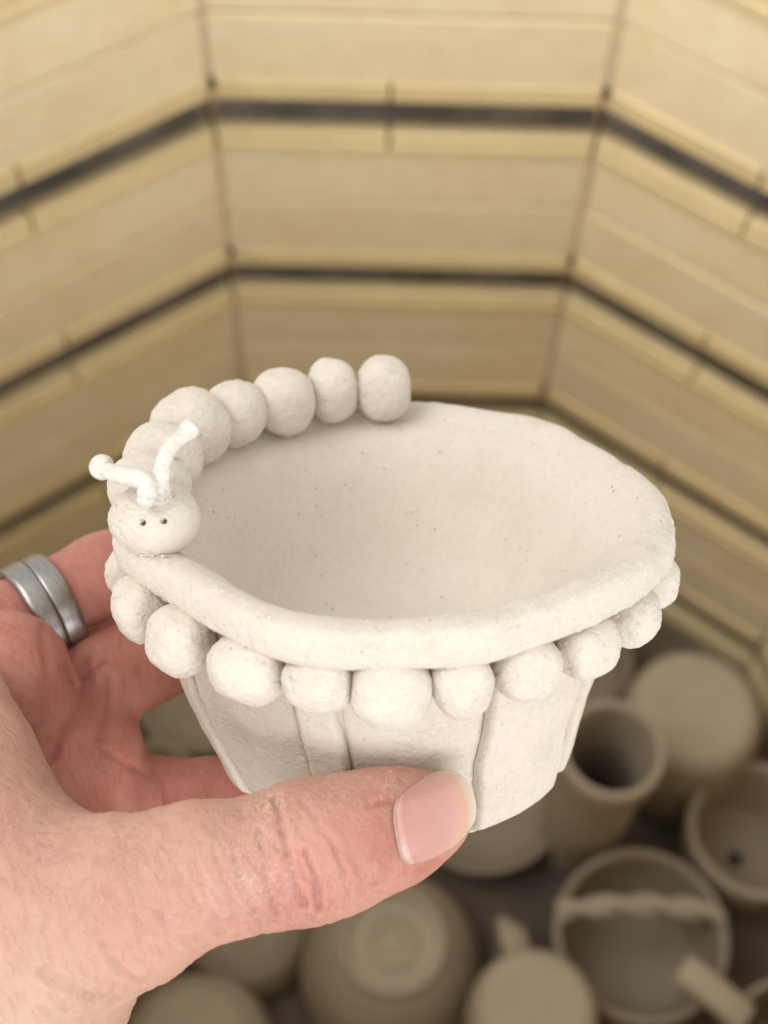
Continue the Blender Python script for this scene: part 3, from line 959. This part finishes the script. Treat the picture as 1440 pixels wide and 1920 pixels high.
CREASE_THUMB = [
    ([(-15.39, -40.53, 29.00), (-14.13, -44.39, 36.00), (-12.60, -50.39, 37.00), (-10.98, -54.88, 34.50)], 0.34, 0.42),
    ([(-17.37, -44.17, 36.00), (-16.49, -50.79, 36.00), (-14.79, -56.19, 33.00)], 0.26, 0.42),
    ([(-11.04, -46.82, 36.00), (-9.42, -51.16, 36.00), (-8.97, -55.74, 33.00)], 0.34, 0.38),
    ([(-8.83, -44.17, 36.00), (-6.77, -46.82, 36.00), (-5.55, -50.31, 35.00)], 0.18, 0.35),
    ([(-12.01, -40.54, 32.00), (-9.62, -42.17, 35.00), (-8.98, -44.53, 36.00)], 0.14, 0.35),
    ([(-20.61, -47.11, 36.00), (-18.99, -52.12, 36.00), (-17.27, -57.66, 32.00)], 0.20, 0.40),
    ([(-23.56, -45.64, 36.00), (-21.72, -51.53, 36.00), (-19.90, -58.19, 32.00)], 0.16, 0.40),
    ([(-5.31, -56.11, 30.00), (-1.50, -52.56, 32.00), (1.90, -50.65, 30.00)], 0.10, 0.4),
    ([(-25.03, -50.06, 36.00), (-23.56, -54.47, 36.00), (-22.15, -59.17, 32.00)], 0.14, 0.40),
    ([(1.15, -41.19, 28.00), (-0.38, -41.14, 29.00), (-2.27, -41.70, 30.00)], 0.12, 0.4),
    ([(-38.11, -58.74, 46.00), (-35.53, -63.44, 39.00), (-33.71, -64.92, 36.00)], 0.3, 0.6),
    ([(-46.15, -62.24, 46.00), (-41.63, -66.03, 41.00), (-37.73, -67.84, 33.00)], 0.3, 0.7)]
_r = random.Random(5)
for k_ in range(16):
    x0 = -26.0 + k_ * 0.95 + _r.uniform(-.3, .3); y0 = -48.5 - k_ * 0.12 + _r.uniform(-2.5, 2.5); ln_ = _r.uniform(3.0, 7.0)
    CREASE_THUMB.append(([(x0, y0, 30), (x0 + 0.25 * ln_, y0 - 0.55 * ln_, 30), (x0 + 0.62 * ln_, y0 - ln_, 30)], _r.uniform(.07, .15), 0.40))
CREASE_PALM = [
    ([(-52.45, -25.76, -14.00), (-50.87, -30.50, -19.00), (-51.53, -34.50, -14.00), (-53.65, -37.51, -9.00), (-55.03, -40.72, -4.00)], 0.9, 0.75),
    ([(-48.02, -29.12, -26.00), (-47.68, -34.73, -19.00), (-48.31, -38.65, -14.00)], 0.5, 0.6),
    ([(-52.09, -28.34, -19.00), (-48.70, -26.04, -26.00)], 0.4, 0.6),
    ([(-40.51, -44.70, -17.00), (-38.95, -47.77, -16.00), (-38.40, -51.57, -16.00)], 0.5, 0.6),
    ([(-57.09, -19.03, 1.00), (-54.82, -25.62, 4.00), (-56.03, -33.01, 0.00)], 0.25, 0.7),
    ([(-47.85, -40.49, -14.00), (-44.17, -44.17, -14.00), (-41.27, -45.91, -16.00)], 0.3, 0.6)]
def crease_dist(pts_):
    best = None
    pts_ = chaikin(np.array(pts_, float)[:, :2], 2)
    for a, b in zip(pts_[:-1], pts_[1:]):
        ba = b - a
        hh = np.clip(((HV[:, :2] - a) @ ba) / (ba @ ba + 1e-9), 0, 1)
        dd = np.linalg.norm(HV[:, :2] - a - hh[:, None] * ba, axis=1)
        best = dd if best is None else np.minimum(best, dd)
    return best
jag = 0.7 * vn(HV * 0.35 + 3) + 0.06 * np.sin(HV[:, 1] * 2.3) + 0.12 * np.sin(HV[:, 0] * 3.1 + HV[:, 1] * 1.2)
crease_col = np.zeros(len(HV)); cut_ = np.zeros(len(HV)); up_ = np.zeros(len(HV))
for pts_, dp, wd in CREASE_THUMB:
    dd = np.abs(crease_dist(pts_) + jag * 0.5)
    m = onthumb & (HN[:, 2] > -0.1)
    cut_ = np.maximum(cut_, np.where(m, dp * 1.9 * np.exp(-(dd / (wd * 1.1)) ** 2), 0))
    up_ = np.maximum(up_, np.where(m, dp * 0.45 * np.exp(-((dd - 2.0 * wd) / (1.1 * wd)) ** 2), 0))
    crease_col = np.maximum(crease_col, np.where(m, dp * 0.75 * np.exp(-(dd / (wd * 1.1)) ** 2), 0))
disp += up_ - cut_
for pts_, dp, wd in CREASE_PALM:
    dd = crease_dist(pts_)
    m = (~onthumb) & (HN[:, 2] > 0.0)
    disp -= np.where(m, dp * 1.25 * np.exp(-(dd / wd) ** 2), 0)
    crease_col += np.where(m, dp * 0.45 * np.exp(-(dd / (wd * 1.2)) ** 2), 0)
# fine skin folds across the thumb and web: stretched noise, strongest at the knuckle and below it
ta = np.array([0.956, 0.292, 0.0])         # along the thumb
tb = np.array([-0.292, 0.956, 0.0])
u_ = HV @ ta; w_ = HV @ tb
kn = np.array((-16.19, -51.53, 36.00)); uk = kn @ ta
env = 0.25 + 1.0 * np.exp(-((u_ - uk) / 11.0) ** 2) * np.clip(1.2 - (w_ - kn @ tb) * 0.09, 0.2, 1.2) + 0.7 * (u_ < uk - 12)
sk = u_ * 0.9 + w_ * 0.45
fold = fbm(np.stack([sk * 1.05, w_ * 0.22, HV[:, 2] * 0.25], 1), 2)
disp += np.where(onthumb, 0.16 * env * fold, 0.03 * fold)
# the nail bed: skin sinks under the nail plate and swells round it
NC = np.array([(1.91, -44.78, 28.00), (12.37, -42.12, 26.00)])
HV = HV + HN * disp[:, None]
em.vertices.foreach_set('co', (HV / 1000).astype(np.float32).ravel())
# blood colour of the skin by region; palm and crease shade mixed into it
attr = em.color_attributes.new('flesh', 'FLOAT_COLOR', 'POINT')
red = np.where(onthumb, 0.22, 0.85)
blend = 1 / (1 + np.exp(-(dth - dpf) / 2.2))
red = 0.20 * (1 - blend) + 0.95 * blend
def blob(p, r): return np.exp(-((HV[:, :2] - np.array(p)[:2]) ** 2).sum(1) / r ** 2)
red += (1 - blend) * (0.42 * blob((-14.94, -54.54, 33.00), 6.5) + 0.30 * blob((-1.51, -45.27, 31.00), 6) + 0.25 * blob((1.52, -48.76, 29.00), 6)
                      + 0.30 * blob((-9.05, -55.08, 31.00), 7) + 0.20 * blob((-38.28, -54.47, 36.00), 10) + 0.35 * blob((1.90, -39.62, 29.00), 4.5) + 0.5 * blob((6.18, -51.40, 26.00), 6) - 0.15 * blob((-22.41, -44.83, 33.00), 8))
red += 0.10 * fbm(HV * 0.16, 3) + crease_col  # crease shade painted in as a deeper red
viol = (1 - blend) * (0.5 * blob((-17.18, -55.29, 33.00), 6.5) + 0.4 * blob((-11.95, -56.78, 33.00), 5)) + blend * 0.25 * np.clip(fbm(HV * 0.12 + 30, 2), 0, 1)
yel = (1 - blend) * (0.8 * blob((-48.58, -67.72, 36.00), 14) + 0.3 * blob((-38.28, -44.17, 36.00), 10))
dust = (1 - blend) * (1.0 * blob((-16.30, -40.71, 30.00), 2.6) + 0.7 * blob((1.14, -38.67, 30.00), 2.4) + 0.5 * blob((-6.09, -38.86, 29.00), 5) * 0.6 + 0.5 * blob((-17.67, -50.06, 36.00), 6))
cdat = np.stack([np.clip(red, 0, 1.2), np.clip(viol, 0, 1), np.clip(yel, 0, 1), np.clip(dust, 0, 1)], 1).astype(np.float32)
attr.data.foreach_set('color', cdat.ravel())

t = NT('skin')
at_ = t.n('ShaderNodeVertexColor', layer_name='flesh')
sep = t.n('ShaderNodeSeparateColor'); t.l(at_.outputs['Color'], sep.inputs['Color'])
v = t.coord()
mott = t.noise(v, 260, 4, 0.6)
redf = t.math('ADD', sep.outputs['Red'], t.math('MULTIPLY', t.math('SUBTRACT', mott, 0.5), 0.45))
c = t.ramp(redf, [(0.0, (0.555, 0.335, 0.255)), (0.35, (0.54, 0.288, 0.225)), (0.7, (0.51, 0.245, 0.19)), (1.0, (0.455, 0.185, 0.14))])
c = t.mix(t.math('MULTIPLY', sep.outputs['Green'], 0.28), c, (0.47, 0.27, 0.27))
c = t.mix(t.math('MULTIPLY', sep.outputs['Blue'], 0.7), c, (0.58, 0.43, 0.32))
dn_ = t.ramp(t.noise(t.coord('Object', (1, 1, 1)), 1500, 4, 0.7, 0.8), [(0.50, (0, 0, 0)), (0.66, (1, 1, 1))])
c = t.mix(t.math('MULTIPLY', t.math('MULTIPLY', at_.outputs['Alpha'], dn_), 0.75), c, (0.72, 0.66, 0.60))
# fine skin lines: small cells plus long slanting furrows
nz = t.n('ShaderNodeTexNoise', Scale=500.0, Detail=3.0); t.l(v, nz.inputs['Vector'])
scl = t.n('ShaderNodeVectorMath', operation='SCALE'); scl.inputs['Scale'].default_value = 0.0016
t.l(nz.outputs['Color'], scl.inputs[0])
dis = t.n('ShaderNodeVectorMath', operation='ADD'); t.l(v, dis.inputs[0]); t.l(scl.outputs[0], dis.inputs[1])
def stretched(rot, sx, sy, scale, feature=None):
    mp = t.n('ShaderNodeMapping', vector_type='POINT')
    mp.inputs['Rotation'].default_value = (0, 0, R(rot)); mp.inputs['Scale'].default_value = (1, 1, 1)
    t.l(dis.outputs[0], mp.inputs['Vector'])
    m2 = t.n('ShaderNodeMapping'); m2.inputs['Scale'].default_value = (sx, sy, 1)
    t.l(mp.outputs[0], m2.inputs['Vector'])
    if feature:
        vo = t.n('ShaderNodeTexVoronoi', Scale=scale, feature='DISTANCE_TO_EDGE'); t.l(m2.outputs[0], vo.inputs['Vector'])
        return t.ramp(vo.outputs['Distance'], [(0.0, (0, 0, 0)), (0.16, (1, 1, 1))])
    return t.noise(m2.outputs[0], scale, 3, 0.6)
cells = stretched(20, 1.0, 0.45, 1900, True)
furrow = stretched(-25, 1.0, 0.16, 1100)
furrow2 = stretched(-62, 1.0, 0.2, 900)
where = t.ramp(t.noise(v, 120, 2), [(0.35, (0.2, 0.2, 0.2)), (0.65, (1, 1, 1))])
cellw = t.mix(where, (0.8, 0.8, 0.8), cells)
c = t.mix(0.07, c, cellw, 'MULTIPLY')
fr = t.ramp(furrow, [(0.36, (0.80, 0.66, 0.64)), (0.50, (1, 1, 1))])
c = t.mix(0.40, c, fr, 'MULTIPLY')
t.l(c, t.b.inputs['Base Color'])
b_ = t.bump(cellw, 0.00006)
b_ = t.bump(furrow, 0.00021, prev=b_)
b_ = t.bump(furrow2, 0.00011, prev=b_)
b_ = t.bump(t.noise(v, 3000, 2, 0.6), 0.00002, prev=b_)
t.l(b_, t.b.inputs['Normal'])
t.b.inputs['Roughness'].default_value = 0.52
t.b.inputs['Specular IOR Level'].default_value = 0.38
t.b.inputs['Subsurface Weight'].default_value = 0.55
t.b.inputs['Subsurface Radius'].default_value = (1.0, 0.30, 0.16)
t.b.inputs['Subsurface Scale'].default_value = 0.0035
SKIN = t.m
em.materials.clear(); em.materials.append(SKIN)
em.polygons.foreach_set('use_smooth', np.ones(len(em.polygons), bool))
em.name = 'hand'
hand = link('hand', em)
hand.matrix_world = HOLD
tag(hand, 'bare left hand gripping the white clay pot, thumb in front and fingers behind', 'hand')

# thumb nail: a curved plate laid on the thumb tip
ROOT = np.array([[*(2.15, -40.92, 27.00)][:2], [*(1.23, -42.69, 27.00)][:2], [*(1.85, -46.15, 27.00)][:2], [*(2.46, -49.23, 27.00)][:2], [*(3.69, -50.54, 27.00)][:2]])   # cuticle
TIPA = np.array([[*(6.77, -38.69, 27.00)][:2], [*(10.92, -37.85, 27.00)][:2], [*(13.62, -41.54, 27.00)][:2], [*(13.54, -46.54, 27.00)][:2], [*(9.08, -49.62, 27.00)][:2]])  # free edge
def bez(Pc, t_):
    t_ = t_[:, None]
    return chaikin(Pc, 5)[np.clip((t_[:, 0] * (len(chaikin(Pc, 5)) - 1)).astype(int), 0, len(chaikin(Pc, 5)) - 1)]
nu, nw = 64, 48
U = np.linspace(0, 1, nu); W = np.linspace(0, 1, nw)
ra = bez(ROOT, W); rb = bez(TIPA, W)
NX = ra[None] * (1 - U[:, None, None]) + rb[None] * U[:, None, None]
# bow the long sides outward a little
bow = np.sin(math.pi * U)[:, None] * (W[None] * 2 - 1)
NX = NX + bow[..., None] * np.array([-0.292, 0.956]) * -0.25
pts2 = NX.reshape(-1, 2)
zz = np.full(len(pts2), 40.0)
X = np.concatenate([pts2, zz[:, None]], 1)
for _ in range(40):
    d_ = sd_chain(X.astype(np.float32), THUMB, 3.0, KZ_) / KZ_
    X[:, 2] -= np.clip(d_, -0.5, 3) * 0.9
    X[:, 2] = np.maximum(X[:, 2], 8)
Z = X[:, 2].reshape(nu, nw)
mid = Z.copy()
for _ in range(30):
    mid[1:-1] = (mid[:-2] + mid[2:]) / 2 * .5 + mid[1:-1] * .5
u2 = U[:, None]; w2 = W[None]
side = np.minimum(w2, 1 - w2)
lift = -0.48 + 0.80 * np.clip(side / 0.10, 0, 1) ** 0.7 * np.clip(u2 / 0.06, 0, 1) ** 0.7 + 0.22 * u2
# straighter across than the fingertip and carried on past its end
c0 = mid[:, nw // 2][:, None]
arch = c0 - 3.1 * (np.abs(w2 * 2 - 1)) ** 2.1 * (0.9 + 0.1 * u2)
uu = np.clip((U - 0.35) / 0.65, 0, 1)
endline = (c0[int(nu * .35), 0] + (U - 0.35) * (c0[int(nu * .5), 0] - c0[int(nu * .2), 0]) / 0.3 - 0.9 * uu ** 2)[:, None] - 5 * (U[:, None] < 0.3)
NZ = np.maximum(mid * 0.45 + arch * 0.55, endline - 3.1 * np.abs(w2 * 2 - 1) ** 2.1) + lift
NZ = np.maximum(NZ, Z - 0.35 + 0.5 * np.clip(side / 0.10, 0, 1))
for _ in range(12):
    NZ[1:-1, 1:-1] = 0.5 * NZ[1:-1, 1:-1] + 0.125 * (NZ[:-2, 1:-1] + NZ[2:, 1:-1] + NZ[1:-1, :-2] + NZ[1:-1, 2:])
NV = np.stack([NX[..., 0], NX[..., 1], NZ], -1)
NV[..., 2] += 0.018 * np.sin(w2 * 95 + 2 * np.sin(w2 * 13))
top = NV.reshape(-1, 3); bot = top - np.array([0, 0, 0.5])
nf = grid_faces(nu, nw, False)
AF = [nf[:, ::-1], nf + len(top)]
ring_i = list(range(0, nw)) + [i * nw + nw - 1 for i in range(1, nu)] + [(nu - 1) * nw + j for j in range(nw - 2, -1, -1)] + [i * nw for i in range(nu - 2, 0, -1)]
sidef = np.array([(ring_i[i], ring_i[(i + 1) % len(ring_i)], ring_i[(i + 1) % len(ring_i)] + len(top), ring_i[i] + len(top)) for i in range(len(ring_i))])
nail_me_v = np.concatenate([top, bot])
t = NT('nail')
at_ = t.n('ShaderNodeVertexColor', layer_name='nail')
sep = t.n('ShaderNodeSeparateColor'); t.l(at_.outputs['Color'], sep.inputs['Color'])
wob = t.math('ADD', sep.outputs['Red'], t.math('MULTIPLY', t.math('SUBTRACT', t.noise(t.coord(), 400, 2), 0.5), 0.05))
c = t.ramp(wob, [(0.0, (0.56, 0.33, 0.29)), (0.05, (0.58, 0.33, 0.30)), (0.12, (0.50, 0.25, 0.22)), (0.62, (0.55, 0.305, 0.265)), (0.76, (0.60, 0.345, 0.30)),
                 (0.87, (0.62, 0.37, 0.26)), (0.92, (0.60, 0.47, 0.37)), (1.0, (0.62, 0.53, 0.44))])
c = t.mix(sep.outputs['Green'], c, (0.52, 0.26, 0.22))
t.l(c, t.b.inputs['Base Color'])
t.b.inputs['Roughness'].default_value = 0.30
t.b.inputs['Coat Weight'].default_value = 0.25
t.b.inputs['Coat Roughness'].default_value = 0.2
t.b.inputs['Specular IOR Level'].default_value = 0.45
t.b.inputs['Subsurface Weight'].default_value = 0.3
t.b.inputs['Subsurface Radius'].default_value = (1.0, 0.4, 0.3)
t.b.inputs['Subsurface Scale'].default_value = 0.001
t.l(t.bump(t.noise(t.coord('Object', (1, 6, 1)), 400, 3), 0.00004), t.b.inputs['Normal'])
NAIL = t.m
nm = mesh('thumbnail', nail_me_v / 1000, np.concatenate([*AF, sidef]), NAIL)
na = nm.color_attributes.new('nail', 'FLOAT_COLOR', 'POINT')
arc = U[:, None] - 0.09 * (np.abs(w2 * 2 - 1)) ** 2
gr = np.clip(1 - side / 0.05, 0, 1) * (u2 < .85) * 0.6
cd = np.stack([np.broadcast_to(arc, (nu, nw)), np.broadcast_to(gr, (nu, nw)), np.zeros((nu, nw)), np.ones((nu, nw))], -1).reshape(-1, 4)
na.data.foreach_set('color', np.concatenate([cd, cd]).astype(np.float32).ravel())
nail = link('thumbnail', nm, hand)
# rolled dry cuticle along the nail root
cut = [(*r_, z_) for r_, z_ in zip(ra[::6], (NZ[0, ::6] + 0.20))]
CUT = plain('dry_cuticle_skin', (0.56, 0.37, 0.29), 0.3, 900, 0.7, 0.0001)
tube('cuticle', cut, [0.10] + [0.19] * (len(cut) - 2) + [0.10], hand, CUT, 10, 3, 2)

# ------------------------------------------------------------------ finger ring
axf = np.array((-60.98, -16.84, -27.00)) - np.array((-68.63, -20.97, -23.00)); axf /= np.linalg.norm(axf)
rc_ = np.array((-61.64, -17.68, -26.50))
t = NT('brushed_steel')
v = t.coord('Object', (1, 1, 14))
n_ = t.noise(v, 500, 3)
c = t.ramp(n_, [(0.3, (0.26, 0.25, 0.235)), (0.7, (0.44, 0.425, 0.40))])
t.l(c, t.b.inputs['Base Color'])
t.b.inputs['Metallic'].default_value = 1.0
t.b.inputs['Roughness'].default_value = 0.34
t.l(t.bump(n_, 0.00004), t.b.inputs['Normal'])
STEEL = t.m
ring = empty('finger_ring')
zax = Vector(axf); xax = Vector((0, 0, 1)).cross(zax).normalized(); yax = zax.cross(xax)
ring.matrix_world = HOLD @ Matrix(((xax.x, yax.x, zax.x, rc_[0] / 1000), (xax.y, yax.y, zax.y, rc_[1] / 1000), (xax.z, yax.z, zax.z, rc_[2] / 1000), (0, 0, 0, 1)))
tag(ring, 'plain brushed silver ring with two stepped bands on the uppermost finger', 'ring')
def band(name, prof, mat):
    return lathe(name, prof, mat, ring, 96, 0, dens=0.0004)
RI = 8.45
band('band', [(RI, -3.8), (RI, -4.0), (RI + 0.9, -4.1), (RI + 1.55, -3.6), (RI + 1.65, -1.6), (RI + 1.6, -0.15), (RI + 1.45, -0.03), (RI + .1, -0.05), (RI, 0), (RI, -3.8)], STEEL)
band('band', [(RI, 0.0), (RI + .1, 0.02), (RI + 1.3, 0.03), (RI + 1.42, 0.12), (RI + 1.5, 1.8), (RI + 1.35, 3.6), (RI + 0.8, 4.1), (RI, 4.0), (RI, 0.0)], STEEL)
